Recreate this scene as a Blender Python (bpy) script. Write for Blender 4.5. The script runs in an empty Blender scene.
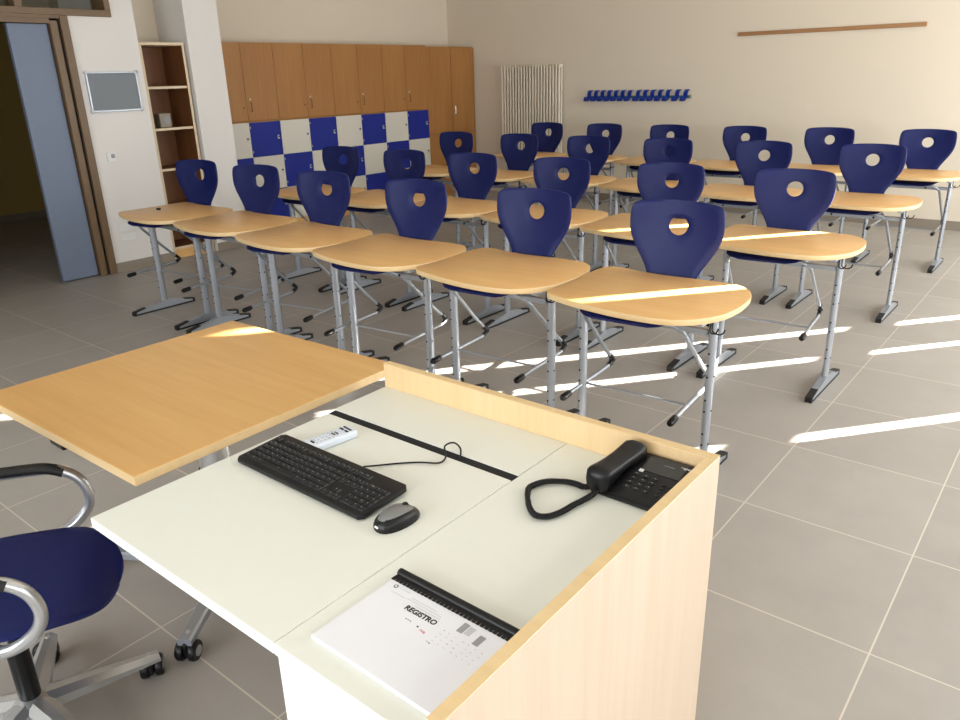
import bpy, bmesh, math, random
from mathutils import Vector, Matrix
random.seed(7)
sc = bpy.context.scene
COL = sc.collection
PI = math.pi

# ------------------------------------------------------------------ materials
def srgb(r, g, b):
    f = lambda c: (c/255/12.92) if c/255 <= .04045 else ((c/255+.055)/1.055)**2.4
    return (f(r), f(g), f(b), 1)

def mat(name, col, rough=.5, metal=0, spec=.5, noise=0, nscale=20, bump=0, bscale=80, coat=0):
    m = bpy.data.materials.new(name); m.use_nodes = True
    nt = m.node_tree; b = nt.nodes['Principled BSDF']
    b.inputs['Base Color'].default_value = col
    b.inputs['Roughness'].default_value = rough
    b.inputs['Metallic'].default_value = metal
    b.inputs['Specular IOR Level'].default_value = spec
    b.inputs['Coat Weight'].default_value = coat
    tc = nt.nodes.new('ShaderNodeTexCoord')
    if noise:
        n = nt.nodes.new('ShaderNodeTexNoise'); n.inputs['Scale'].default_value = nscale
        n.inputs['Detail'].default_value = 5
        nt.links.new(tc.outputs['Object'], n.inputs['Vector'])
        mx = nt.nodes.new('ShaderNodeMix'); mx.data_type = 'RGBA'
        mx.inputs[6].default_value = tuple(c*(1-noise) for c in col[:3])+(1,)
        mx.inputs[7].default_value = tuple(min(1, c*(1+noise)) for c in col[:3])+(1,)
        nt.links.new(n.outputs['Fac'], mx.inputs[0]); nt.links.new(mx.outputs[2], b.inputs['Base Color'])
    if bump:
        n = nt.nodes.new('ShaderNodeTexNoise'); n.inputs['Scale'].default_value = bscale
        n.inputs['Detail'].default_value = 3
        nt.links.new(tc.outputs['Object'], n.inputs['Vector'])
        bp = nt.nodes.new('ShaderNodeBump'); bp.inputs['Strength'].default_value = bump
        bp.inputs['Distance'].default_value = .002
        nt.links.new(n.outputs['Fac'], bp.inputs['Height']); nt.links.new(bp.outputs[0], b.inputs['Normal'])
    return m

def wood(name, c1, c2, axis=0, rough=.35, scale=1., coat=.1):
    """laminate with fine grain running along axis (0=x 1=y 2=z)"""
    m = bpy.data.materials.new(name); m.use_nodes = True
    nt = m.node_tree; b = nt.nodes['Principled BSDF']
    b.inputs['Roughness'].default_value = rough; b.inputs['Coat Weight'].default_value = coat
    b.inputs['Coat Roughness'].default_value = .25
    tc = nt.nodes.new('ShaderNodeTexCoord')
    mp = nt.nodes.new('ShaderNodeMapping')
    s = [38*scale]*3; s[axis] = 2.2*scale; mp.inputs['Scale'].default_value = s
    nt.links.new(tc.outputs['Object'], mp.inputs['Vector'])
    n1 = nt.nodes.new('ShaderNodeTexNoise'); n1.inputs['Scale'].default_value = 1; n1.inputs['Detail'].default_value = 6
    n1.inputs['Roughness'].default_value = .6
    nt.links.new(mp.outputs[0], n1.inputs['Vector'])
    mp2 = nt.nodes.new('ShaderNodeMapping')
    s2 = [5*scale]*3; s2[axis] = .8*scale; mp2.inputs['Scale'].default_value = s2
    nt.links.new(tc.outputs['Object'], mp2.inputs['Vector'])
    n2 = nt.nodes.new('ShaderNodeTexNoise'); n2.inputs['Scale'].default_value = 1; n2.inputs['Detail'].default_value = 2
    nt.links.new(mp2.outputs[0], n2.inputs['Vector'])
    ad = nt.nodes.new('ShaderNodeMath'); ad.operation = 'ADD'
    nt.links.new(n1.outputs['Fac'], ad.inputs[0]); nt.links.new(n2.outputs['Fac'], ad.inputs[1])
    cr = nt.nodes.new('ShaderNodeMapRange'); cr.inputs[1].default_value = .7; cr.inputs[2].default_value = 1.3
    nt.links.new(ad.outputs[0], cr.inputs[0])
    mx = nt.nodes.new('ShaderNodeMix'); mx.data_type = 'RGBA'
    mx.inputs[6].default_value = c1; mx.inputs[7].default_value = c2
    nt.links.new(cr.outputs[0], mx.inputs[0]); nt.links.new(mx.outputs[2], b.inputs['Base Color'])
    return m

M = {}
M['beech'] = wood('beech_laminate', srgb(214,164,98), srgb(227,182,118), 0, .38)
M['beech_t'] = wood('beech_laminate_teacher', srgb(204,156,92), srgb(218,174,110), 0, .36)
M['beech_edge'] = wood('beech_edge_band', srgb(214,184,134), srgb(226,198,150), 0, .45)
M['panel'] = wood('lit_beech_panel', srgb(216,194,170), srgb(227,207,185), 2, .3)  # same beech as the rear panel, paled: bright light painted into the colour
M['panel_in'] = wood('beech_panel', srgb(222,190,140), srgb(233,204,158), 2, .4)
M['cab'] = wood('cabinet_beech', srgb(154,104,50), srgb(170,120,64), 2, .5)
M['cab_in'] = wood('shelf_interior_beech', srgb(104,62,30), srgb(120,74,36), 2, .6)
M['cab_edge'] = mat('pale_shelf_edge', srgb(216,196,166), .5)
M['shell'] = mat('blue_moulded_shell', srgb(10,24,86), .42, bump=.4, bscale=260, spec=.3, noise=.06, nscale=14)
M['blue'] = mat('blue_locker_laminate', srgb(24,40,136), .5, spec=.3)
M['white_lam'] = mat('white_laminate', srgb(224,225,214), .42, noise=.012, nscale=30)
M['white_edge'] = mat('white_laminate_edge', srgb(244,244,242), .4)
M['locker_white'] = mat('white_locker_laminate', srgb(214,210,198), .5)
M['metal'] = mat('silver_painted_steel', srgb(162,168,176), .36, .6)
M['alu'] = mat('polished_aluminium', srgb(200,202,204), .28, .85)
M['black'] = mat('black_plastic', srgb(12,12,14), .36, spec=.35)
M['black_soft'] = mat('black_rubber', srgb(16,16,16), .6)
M['hole'] = mat('dark_recess', srgb(12,12,14), .8)
M['wall'] = mat('white_wall_paint', srgb(224,221,217), .9, noise=.015, nscale=3, bump=.25, bscale=120)
M['wall_b'] = mat('warm_wall_paint', srgb(222,211,192), .9, noise=.015, nscale=3, bump=.25, bscale=120)
M['ceil'] = mat('ceiling_paint', srgb(235,232,224), .95)
M['corr'] = mat('corridor_wall_paint', srgb(170,146,84), .9)
M['base'] = mat('grey_skirting_tile', srgb(140,130,116), .5, noise=.04, nscale=6)
M['brown'] = mat('brown_door_frame', srgb(108,84,56), .45, noise=.08, nscale=14)
M['door'] = mat('blue_grey_door_leaf', srgb(112,124,146), .55, noise=.03, nscale=8)
M['greyboard'] = mat('grey_felt_board', srgb(128,134,140), .9, noise=.04, nscale=90)
M['plastic_w'] = mat('white_plastic', srgb(228,228,226), .4)
M['paper'] = mat('white_paper', srgb(226,226,230), .7)
M['ink'] = mat('black_ink', srgb(24,24,26), .7)
M['inkg'] = mat('grey_ink', srgb(150,150,152), .7)
M['inkl'] = mat('light_grey_ink', srgb(190,190,194), .7)
M['inkr'] = mat('red_ink', srgb(190,30,40), .7)
M['rad'] = mat('white_radiator_enamel', srgb(226,216,196), .4)
M['remote'] = mat('pale_blue_white_plastic', srgb(214,222,232), .4)
M['mouse'] = mat('silver_grey_plastic', srgb(120,120,118), .35, .3)
M['key'] = mat('dark_key_plastic', srgb(16,16,18), .4, spec=.4)
M['screen'] = mat('phone_dark_window', srgb(44,46,44), .25)
M['keyprint'] = mat('grey_key_print', srgb(150,150,150), .5)
M['green'] = mat('green_rail_plastic', srgb(40,100,80), .5)
M['hook'] = mat('blue_hook_plastic', srgb(20,52,150), .35)
M['strip'] = wood('brown_wall_strip', srgb(150,108,66), srgb(168,124,80), 0, .5)
M['radio'] = mat('beige_grey_plastic', srgb(150,140,122), .6)
M['blind'] = mat('roller_blind_fabric', srgb(225,220,205), .9)

def glass_mat():
    m = bpy.data.materials.new('window_glass'); m.use_nodes = True
    b = m.node_tree.nodes['Principled BSDF']
    b.inputs['Base Color'].default_value = (.9,.95,.93,1); b.inputs['Roughness'].default_value = .03
    b.inputs['Transmission Weight'].default_value = 1; b.inputs['IOR'].default_value = 1.45
    return m
M['glass'] = glass_mat()

def floor_mat():
    m = bpy.data.materials.new('grey_porcelain_floor_tile'); m.use_nodes = True
    nt = m.node_tree; b = nt.nodes['Principled BSDF']; L = nt.links.new
    geo = nt.nodes.new('ShaderNodeTexCoord'); sx = nt.nodes.new('ShaderNodeSeparateXYZ')
    L(geo.outputs['Object'], sx.inputs[0])
    def math_(op, a, bb=None):
        n = nt.nodes.new('ShaderNodeMath'); n.operation = op
        for i, v in enumerate((a, bb)):
            if v is None: continue
            if isinstance(v, (int, float)): n.inputs[i].default_value = v
            else: L(v, n.inputs[i])
        return n.outputs[0]
    masks = []; cells = []
    for o, org, s in ((sx.outputs[0], -.8564, .600), (sx.outputs[1], 2.6852, .606)):
        t = math_('DIVIDE', math_('SUBTRACT', o, org), s)
        fr = math_('FRACT', math_('ADD', t, 100.5))
        d = math_('ABSOLUTE', math_('SUBTRACT', fr, .5))
        masks.append(math_('LESS_THAN', d, .0042))
        cells.append(math_('FLOOR', math_('ADD', t, 100)))
    grout = math_('MAXIMUM', masks[0], masks[1])
    cv = nt.nodes.new('ShaderNodeCombineXYZ'); L(cells[0], cv.inputs[0]); L(cells[1], cv.inputs[1])
    wn = nt.nodes.new('ShaderNodeTexWhiteNoise'); L(cv.outputs[0], wn.inputs['Vector'])
    n1 = nt.nodes.new('ShaderNodeTexNoise'); n1.inputs['Scale'].default_value = 3.2; n1.inputs['Detail'].default_value = 8
    n1.inputs['Roughness'].default_value = .65
    L(geo.outputs['Object'], n1.inputs['Vector'])
    f = math_('ADD', math_('MULTIPLY', n1.outputs['Fac'], .75), math_('MULTIPLY', wn.outputs['Value'], .22))
    mx = nt.nodes.new('ShaderNodeMix'); mx.data_type = 'RGBA'
    mx.inputs[6].default_value = srgb(146,140,133); mx.inputs[7].default_value = srgb(173,168,161)
    L(f, mx.inputs[0])
    mg = nt.nodes.new('ShaderNodeMix'); mg.data_type = 'RGBA'
    L(grout, mg.inputs[0]); L(mx.outputs[2], mg.inputs[6]); mg.inputs[7].default_value = srgb(202,194,180)
    L(mg.outputs[2], b.inputs['Base Color'])
    b.inputs['Roughness'].default_value = .48
    bp = nt.nodes.new('ShaderNodeBump'); bp.inputs['Strength'].default_value = .15; bp.inputs['Distance'].default_value = .001
    L(n1.outputs['Fac'], bp.inputs['Height']); L(bp.outputs[0], b.inputs['Normal'])
    return m
M['floor'] = floor_mat()

# ------------------------------------------------------------------ mesh helpers
class MB:
    def __init__(self): self.bm = bmesh.new(); self.mats = []
    def mi(self, m):
        if m is None: return 0
        if m not in self.mats: self.mats.append(m)
        return self.mats.index(m)
    def box(self, x0, x1, y0, y1, z0, z1, m=None, bev=0, rot=None, seg=1):
        t = bmesh.new(); bmesh.ops.create_cube(t, size=1)
        for v in t.verts:
            v.co = Vector(((x0+x1)/2+v.co.x*(x1-x0), (y0+y1)/2+v.co.y*(y1-y0), (z0+z1)/2+v.co.z*(z1-z0)))
        if bev: bmesh.ops.bevel(t, geom=t.edges[:], offset=bev, segments=seg, affect='EDGES', profile=.6)
        if rot is not None: t.transform(rot)
        return self.add(t, m)
    def add(self, t, m=None, mw=None):
        if mw is not None: t.transform(mw)
        i = self.mi(m) if m is not None else 0
        if m is not None:
            for f in t.faces: f.material_index = i
        me = bpy.data.meshes.new('tmp'); t.to_mesh(me); t.free()
        self.bm.from_mesh(me); bpy.data.meshes.remove(me)
        return self
    def prism(self, pts, z0, z1, m=None, bev=0, seg=2, mw=None):
        t = bmesh.new()
        vs = [t.verts.new((x, y, z0)) for x, y in pts]
        f = t.faces.new(vs)
        r = bmesh.ops.extrude_face_region(t, geom=[f])
        for v in r['geom']:
            if isinstance(v, bmesh.types.BMVert): v.co.z = z1
        bmesh.ops.recalc_face_normals(t, faces=t.faces[:])
        if bev:
            es = [e for e in t.edges if abs(e.verts[0].co.z-e.verts[1].co.z) < 1e-6]
            bmesh.ops.bevel(t, geom=es, offset=bev, segments=seg, affect='EDGES', profile=.5)
        return self.add(t, m, mw)
    def tube(self, pts, r, m=None, n=10, sx=1., closed=False, caps=True):
        """sweep a round (or oval, sx stretches one way) section along points"""
        t = bmesh.new(); P = [Vector(p) for p in pts]; N = len(P); rings = []
        tang = []
        for i in range(N):
            a = P[(i-1) % N] if (i or closed) else P[0]; b = P[(i+1) % N] if (i < N-1 or closed) else P[-1]
            tang.append((b-a).normalized())
        up = Vector((0, 0, 1)) if abs(tang[0].z) < .9 else Vector((0, 1, 0))
        nr = (up-tang[0]*up.dot(tang[0])).normalized()
        for i in range(N):
            nr = (nr-tang[i]*nr.dot(tang[i])).normalized(); bi = tang[i].cross(nr)
            rr = r[i] if isinstance(r, (list, tuple)) else r
            rings.append([t.verts.new(P[i]+nr*math.cos(2*PI*k/n)*rr*sx+bi*math.sin(2*PI*k/n)*rr) for k in range(n)])
        for i in range(N if closed else N-1):
            A, B = rings[i], rings[(i+1) % N]
            for k in range(n): t.faces.new((A[k], A[(k+1) % n], B[(k+1) % n], B[k]))
        if caps and not closed:
            t.faces.new(rings[0][::-1]); t.faces.new(rings[-1])
        bmesh.ops.recalc_face_normals(t, faces=t.faces[:])
        return self.add(t, m)
    def lathe(self, prof, m=None, n=24, mw=None):
        t = bmesh.new(); rings = []
        for r, z in prof:
            rings.append([t.verts.new((r*math.cos(2*PI*k/n), r*math.sin(2*PI*k/n), z)) for k in range(n)])
        for A, B in zip(rings, rings[1:]):
            for k in range(n): t.faces.new((A[k], A[(k+1) % n], B[(k+1) % n], B[k]))
        t.faces.new(rings[0][::-1]); t.faces.new(rings[-1])
        bmesh.ops.recalc_face_normals(t, faces=t.faces[:])
        return self.add(t, m, mw)
    def build(self, name, m=None, parent=None, smooth=None, loc=None):
        me = bpy.data.meshes.new(name); self.bm.normal_update(); self.bm.to_mesh(me); self.bm.free()
        ms = self.mats if self.mats else [m]
        for x in ms: me.materials.append(M[x] if isinstance(x, str) else x)
        if smooth:
            me.polygons.foreach_set('use_smooth', [True]*len(me.polygons))
            try: me.set_sharp_from_angle(angle=math.radians(smooth))
            except Exception: pass
        o = bpy.data.objects.new(name, me); COL.objects.link(o)
        if parent is not None: o.parent = parent
        if loc is not None: o.location = loc
        return o

def spline(pts, n=6, closed=False):
    P = [Vector(p) for p in pts]; out = []; N = len(P)
    rng = range(N if closed else N-1)
    for i in rng:
        g = (lambda k: P[k % N]) if closed else (lambda k: P[max(0, min(N-1, k))])
        a, b, c, d = g(i-1), g(i), g(i+1), g(i+2)
        for k in range(n):
            t = k/n
            out.append(.5*((2*b)+(-a+c)*t+(2*a-5*b+4*c-d)*t*t+(-a+3*b-3*c+d)*t**3))
    if not closed: out.append(P[-1])
    return out

def empty(name, loc=(0,0,0), rz=0, parent=None):
    o = bpy.data.objects.new(name, None); COL.objects.link(o); o.location = loc; o.rotation_euler = (0,0,rz)
    o.empty_display_size = .1
    if parent: o.parent = parent
    return o
def tag(o, label=None, cat=None, group=None, kind=None):
    if label: o['label'] = label
    if cat: o['category'] = cat
    if group: o['group'] = group
    if kind: o['kind'] = kind
    return o
def dup(root):
    r = root.copy(); COL.objects.link(r)
    for ch in list(root.children):
        c = ch.copy(); COL.objects.link(c); c.parent = r
        for g in list(ch.children):
            d = g.copy(); COL.objects.link(d); d.parent = c
    return r
def struct(o): o['kind'] = 'structure'; return o
def rz(a): return Matrix.Rotation(a, 4, 'Z')
def T(x, y, z): return Matrix.Translation((x, y, z))

def text_obj(name, s, size, x, y, z, m, parent, ext=.0004, rot=0, bold=0, align='CENTER'):
    cu = bpy.data.curves.new(name, 'FONT'); cu.body = s; cu.size = size; cu.extrude = ext
    cu.align_x = align; cu.align_y = 'CENTER'; cu.offset = bold
    o = bpy.data.objects.new(name, cu); COL.objects.link(o)
    dg = bpy.context.evaluated_depsgraph_get()
    me = bpy.data.meshes.new_from_object(o.evaluated_get(dg))
    COL.objects.unlink(o); bpy.data.objects.remove(o)
    me.materials.clear(); me.materials.append(M[m])
    r = bpy.data.objects.new(name, me); COL.objects.link(r); r.parent = parent
    r.location = (x, y, z); r.rotation_euler = (0, 0, rot)
    return r

# ------------------------------------------------------------------ camera (calibrated on the floor tiles)
cd = bpy.data.cameras.new('camera'); cam = bpy.data.objects.new('camera', cd); COL.objects.link(cam)
R_ = Vector((0.77942503, 0.62595100, -0.02611435)); U_ = Vector((-0.20086028, 0.28915655, 0.93597203)); F_ = Vector((-0.59342377, 0.72427469, -0.35110455))
mw = Matrix(((R_.x, U_.x, -F_.x, 0), (R_.y, U_.y, -F_.y, 0), (R_.z, U_.z, -F_.z, 1.62), (0, 0, 0, 1)))
cam.matrix_world = mw
cd.sensor_width = 36; cd.lens = 757.56/960*36; cd.clip_start = .05; cd.clip_end = 100
sc.camera = cam

# ------------------------------------------------------------------ room shell
XL, XR, YB, YF, H = -6.95, 1.6, 9.1, -2.6, 3.3
struct(MB().box(-11.6, XR+.2, YF-.2, YB+.2, -.1, 0, 'floor').build('floor'))
struct(MB().box(-11.6, XR+.2, YF-.2, YB+.2, H, H+.1, 'ceil').build('ceiling'))
b = MB(); b.box(-8.0, XR+.2, YB, YB+.2, 0, H, 'wall_b'); struct(b.build('wall_back'))
b = MB(); b.box(XL-.2, -4.0, YF-.2, YF, 0, H, 'wall'); b.box(.6, XR+.2, YF-.2, YF, 0, H, 'wall')
b.box(-4.0, .6, YF-.2, YF, 0, .9, 'wall'); b.box(-4.0, .6, YF-.2, YF, 2.4, H, 'wall'); struct(b.build('wall_front'))
w = struct(empty('window_5', (-1.7, YF-.1, .9))); f = MB()  # unseen window, added to light faces turned toward the front wall
for x0, x1, z0, z1 in ((-2.3, 2.3, 0, .05), (-2.3, 2.3, 1.45, 1.5), (-2.3, -2.25, .05, 1.45), (2.25, 2.3, .05, 1.45), (-.03, .03, .05, 1.45)): f.box(x0, x1, -.03, .03, z0, z1)
f.build('window_frame', 'alu', w)
MB().box(-2.25, 2.25, -.004, .004, .05, 1.45, 'glass').build('window_pane', None, w)
# left wall: opening for the double door with its transom, shelf niche, column, locker bay
DY0, DY1 = 1.30, 3.21            # door frame outer faces
TR1 = 3.586                      # transom reaches further than the door
b = MB()
b.box(XL-.2, XL, YF, DY0, 0, H, 'wall')
b.box(XL-.2, XL, DY1, 3.80, 0, 2.175, 'wall')
b.box(XL-.2, XL, TR1, 3.80, 2.175, 2.92, 'wall')
b.box(XL-.2, XL, DY0, 3.80, 2.92, H, 'wall')
b.box(-7.9, XL-.2, 3.60, 3.80, 0, H, 'wall')
b.box(-7.95, -7.45, 3.80, 4.29, 0, H, 'wall_b')       # back of the niche
b.box(-7.9, -6.95, 4.29, 4.65, 0, H, 'wall')          # column
b.box(-8.0, -7.9, 4.65, YB, 0, H, 'wall_b')
struct(b.build('wall_left'))
# corridor beyond the door
b = MB()
b.box(-11.2, -11.0, YF, 5.2, 0, H, 'corr'); b.box(-11.2, -7.9, 4.9, 5.1, 0, H, 'corr')
b.box(-11.2, -7.15, YF-.2, YF, 0, H, 'corr')
struct(b.build('wall_corridor'))
struct(MB().box(-11.0, -10.985, YF, 4.9, 0, .09, 'base').build('baseboard_corridor'))
# right wall: three tall windows, closed blinds leave narrow slits
WH = 2.43
WIN = [(-2.3, 1.75), (2.05, 5.45), (5.75, 9.04)]
b = MB()
b.box(XR, XR+.2, YF, YB, 0, .45, 'wall'); b.box(XR, XR+.2, YF, YB, WH, H, 'wall')
ys = [YF]+[v for w in WIN for v in w]+[YB]
for k in range(0, len(ys), 2): b.box(XR, XR+.2, ys[k], ys[k+1], .45, WH, 'wall')
struct(b.build('wall_right'))
for i, (a, c) in enumerate(WIN):
    w = struct(empty('window_%d' % (i+1), (XR+.1, (a+c)/2, .45)))
    h = (c-a)/2; f = MB()
    f.box(-.03, .03, -h, h, 0, .05); f.box(-.03, .03, -h, h, WH-.48, WH-.45)
    f.box(-.03, .03, -h, -h+.05, .05, WH-.48); f.box(-.03, .03, h-.05, h, .05, WH-.48)
    f.box(-.012, .012, -h+.05, h-.05, .575, .675)
    f.build('window_frame', 'alu', w)
def blind(y0, y1, lab, sun_stop=None):
    b = MB()
    if sun_stop: b.box(XR+.0, XR+.011, sun_stop[0], sun_stop[1], 2.06, WH-.01, 'blind')  # unseen strip added to stop high sun through the neighbouring gap
    b.box(XR+.012, XR+.02, y0, y1, .46, WH-.01, 'blind'); b.tube([(XR+.016, y0, .47), (XR+.016, y1, .47)], .008, 'alu')
    tag(b.build('window_blind'), lab, 'blind', 'window blinds')
blind(-2.3, 1.75, 'closed pale roller blind on the window nearest the front wall')
blind(2.05, 5.45, 'closed pale roller blind on the middle window')
blind(5.75, 6.425, 'narrow closed pale blind at the near end of the window by the back wall')
blind(6.535, 7.85, 'wide closed pale blind, second on the window by the back wall', (6.6, 8.2))
blind(7.95, 8.53, 'narrow closed pale blind, third on the window by the back wall')
blind(8.645, 9.02, 'narrow closed pale blind against the back wall')

# baseboards
struct(MB().box(-6.0+.0, XR, YB-.012, YB, 0, .095, 'base').build('baseboard_back'))
b = MB(); b.box(XL, XL+.012, DY1, 3.80, 0, .085, 'base'); b.box(XL, XL+.012, YF, DY0, 0, .085, 'base'); b.box(XL, XL+.012, 4.29, 4.65, 0, .085, 'base')
struct(b.build('baseboard_left'))

# door with frame
d = struct(empty('door_1', (XL, 2.9, 0)))
f = MB(); y = lambda v: v-2.9
for sgn, e in ((1, DY1), (-1, DY0)):
    a, c = sorted((y(e), y(e)-sgn*.065)); f.box(-.22, .03, a, c, 0, 2.175, 'brown', .004)
    a, c = sorted((y(e)-sgn*.065, y(e)-sgn*.085)); f.box(-.2, .0, a, c, 0, 2.155, 'hole')
    a, c = sorted((y(e)-sgn*.085, y(e)-sgn*.145)); f.box(-.2, .015, a, c, 0, 2.135, 'brown', .004)
f.box(-.22, .03, y(DY0)+.065, y(DY1)-.065, 2.15, 2.175, 'brown')
f.box(-.2, .015, y(DY0)+.145, y(DY1)-.145, 2.112, 2.15, 'brown')
f.build('door_frame', 'brown', d)
l = MB(); l.box(-.075, -.03, y(2.75), y(3.058), .012, 2.108, 'door', .002); l.build('door_leaf', None, d)
# transom light above the door
w = struct(empty('window_4', (XL, 2.9, 2.175)))
f = MB(); f.box(-.2, .03, y(DY0), y(TR1), 0, .052, 'brown', .003); f.box(-.2, .03, y(DY0), y(TR1), .70, .745, 'brown', .003)
f.box(-.2, .03, y(TR1)-.05, y(TR1), .052, .70, 'brown', .003); f.box(-.2, .03, y(DY0), y(DY0)+.05, .052, .70, 'brown', .003)
f.box(-.14, .0, y(2.83), y(2.87)+.02, .052, .70, 'brown', .003)
f.build('window_frame', None, w)
MB().box(-.1, -.094, y(DY0)+.05, y(TR1)-.05, .052, .70, 'glass').build('window_pane', None, w)

# ------------------------------------------------------------------ things on the left wall
t = empty('pin_board', (XL, 3.5, 1.575)); tag(t, 'small grey felt pin board in a silver frame on the left wall', 'board')
MB().box(.001, .012, -.215, .215, -.15, .15, 'greyboard').build('board_panel', None, t)
f = MB()
f.box(.001, .02, -.235, .235, .15, .163, 'metal', .003); f.box(.001, .02, -.235, .235, -.168, -.15, 'metal', .003)
f.box(.001, .02, -.232, -.215, -.15, .15, 'metal', .003); f.box(.001, .02, .215, .232, -.15, .15, 'metal', .003)
f.build('board_frame', None, t)
for sy in (-1, 1):
    for sz in (-1, 1):
        MB().box(0, .024, sy*.225-.016, sy*.225+.016, sz*.159-.016, sz*.159+.016, 'inkl', .006).build('corner_cap', None, t)
t = empty('light_switch', (XL, 3.365, 1.03)); tag(t, 'small white switch on the left wall below the grey board', 'switch')
MB().box(.001, .012, -.04, .04, -.04, .04, 'plastic_w', .004).build('cover_plate', None, t)
MB().box(.01, .018, -.004, .028, -.012, .022, 'inkg', .002).build('rocker', None, t)
for k, (dz, lab) in enumerate(((.40, 'upper white wall socket low on the left wall beside the door frame'), (.31, 'lower white wall socket low on the left wall beside the door frame'))):
    t = empty('wall_socket', (XL, 3.38, dz)); tag(t, lab, 'socket', 'wall sockets by the door')
    MB().box(.001, .010, -.075, .075, -.034, .034, 'plastic_w', .003).build('cover_plate', None, t)
    for q in (-.045, 0, .045):
        MB().box(.009, .0115, q-.014, q+.014, -.014, .014, 'plastic_w', .002).build('outlet', None, t)

# tall shelf in the niche
t = empty('bookcase', (-7.0, 4.05, 0)); tag(t, 'tall narrow open wooden bookcase standing in the wall niche', 'bookcase')
f = MB()
for s in (-1, 1): f.box(-.37, -.001, s*.2125-.0125, s*.2125+.0125, 0, 1.985, 'cab_in')
for s in (-1, 1): f.box(-.001, .003, s*.2125-.0125, s*.2125+.0125, 0, 1.985, 'cab_edge')
f.build('side_panel', None, t)
f = MB(); f.box(-.37, .003, -.2, .2, 1.96, 1.985, 'cab_edge'); f.build('top_panel', None, t)
MB().box(-.37, -.36, -.2, .2, .1, 1.96, 'cab_in').build('back_panel', None, t)
for z in (1.594, 1.224, .853, .482, .10):
    f = MB(); f.box(-.36, -.012, -.2, .2, z-.011, z+.011, 'cab_in'); f.box(-.012, -.010, -.2, .2, z-.011, z+.011, 'cab_edge'); f.build('shelf', None, t)
MB().box(-.03, -.012, -.2, .2, 0, .089, 'beech').build('plinth', None, t)
t = empty('radio', (-7.15, 4.03, 1.235)); tag(t, 'small beige grey radio on a shelf of the narrow bookcase', 'radio')
MB().box(-.05, .05, -.06, .06, 0, .13, 'radio', .012, seg=2).build('body', None, t)
MB().lathe([(.036, 0), (.036, .004), (.028, .005), (.02, .003)], 'inkg', 24, T(.05, .012, .068) @ Matrix.Rotation(PI/2, 4, 'Y')).build('speaker', None, t, smooth=40)

# ------------------------------------------------------------------ lockers and cabinets
FX = -7.40
BW = .415; Y0 = 8.07-8*BW
ordn = ['first', 'second', 'third', 'fourth']
def lockmesh(parent, y, z, m='alu'):
    k = MB(); k.box(0, .006, y-.014, y+.014, z-.022, z+.022, 'alu', .004)
    k.lathe([(.009, 0), (.009, .010), (.004, .011)], 'hole', 12, T(.005, y, z+.004) @ Matrix.Rotation(PI/2, 4, 'Y'))
    k.build('lock', None, parent)
for u in range(4):
    ya = Y0+u*2*BW; place = ['beside the white column', 'next to the column end', 'next to the wardrobe end', 'touching the tall wardrobe'][u]
    # base locker block: 2 columns by 3 rows
    t = empty('locker_block', (FX, ya, 0))
    tag(t, ['blue and white checkered locker block nearest the white column', 'blue and white checkered locker block, second from the white column', 'blue and white checkered locker block, second from the wardrobe', 'blue and white checkered locker block touching the wardrobe'][u], 'locker', 'checkered locker blocks')
    c = MB(); c.box(-.49, -.02, .001, 2*BW-.001, .09, 1.205, 'locker_white'); c.build('body', None, t)
    MB().box(-.47, -.04, .001, 2*BW-.001, 0, .09, 'beech').build('plinth', None, t)
    MB().box(-.49, .002, .001, 2*BW-.001, 1.205, 1.218, 'cab').build('top_board', None, t)
    for cc in range(2):
        for r in range(3):
            zt = 1.203-r*.37; blue = ((cc+r) % 2 == 1)
            dr = MB().box(-.019, 0, cc*BW+.002, (cc+1)*BW-.002, zt-.367, zt, 'blue' if blue else 'locker_white', .0015).build('door', None, t)
            tag(dr, 'blue locker door' if blue else 'white locker door')
            lockmesh(dr, (cc+1)*BW-.045, zt-.17)
            h = MB()
            for zz in (zt-.05, zt-.31): h.box(0, .003, cc*BW+.006, cc*BW+.014, zz-.012, zz+.012, 'alu')
            h.build('hinge', None, dr)
    # wall cabinet above, two doors
    t = empty('upper_cabinet', (FX, ya, 1.22))
    tag(t, ['beech double door cabinet on the lockers, nearest the white column', 'beech double door cabinet on the lockers, second from the white column', 'beech double door cabinet on the lockers, second from the wardrobe', 'beech double door cabinet on the lockers, touching the tall wardrobe'][u], 'cabinet', 'beech cabinets on top of the lockers')
    MB().box(-.49, -.02, .001, 2*BW-.001, 0, .8, 'cab').build('body', None, t)
    for cc in range(2):
        dr = MB().box(-.019, 0, cc*BW+.002, (cc+1)*BW-.002, .003, .797, 'cab', .0015).build('door', None, t)
        if cc == 1:
            h = MB(); yy = BW+.05
            h.tube([(0, yy, .10), (.022, yy, .10), (.022, yy, .19), (0, yy, .19)], .004, 'cab_in', 6)
            h.build('handle', None, dr)
            k = MB(); k.lathe([(.009, 0), (.009, .006)], 'alu', 12, T(0, yy, .225) @ Matrix.Rotation(PI/2, 4, 'Y')); k.build('lock', None, dr)
        if cc == 0:
            k = MB(); k.lathe([(.007, 0), (.007, .004)], 'hole', 10, T(0, BW-.04, .14) @ Matrix.Rotation(PI/2, 4, 'Y')); k.build('lock', None, dr)
t = empty('wardrobe', (FX, 8.072, 0)); tag(t, 'tall beech wardrobe with two door columns in the corner by the back wall', 'wardrobe')
MB().box(-.48, -.03, 0, 1.018, 0, 2.008, 'cab').build('body', None, t)
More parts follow.
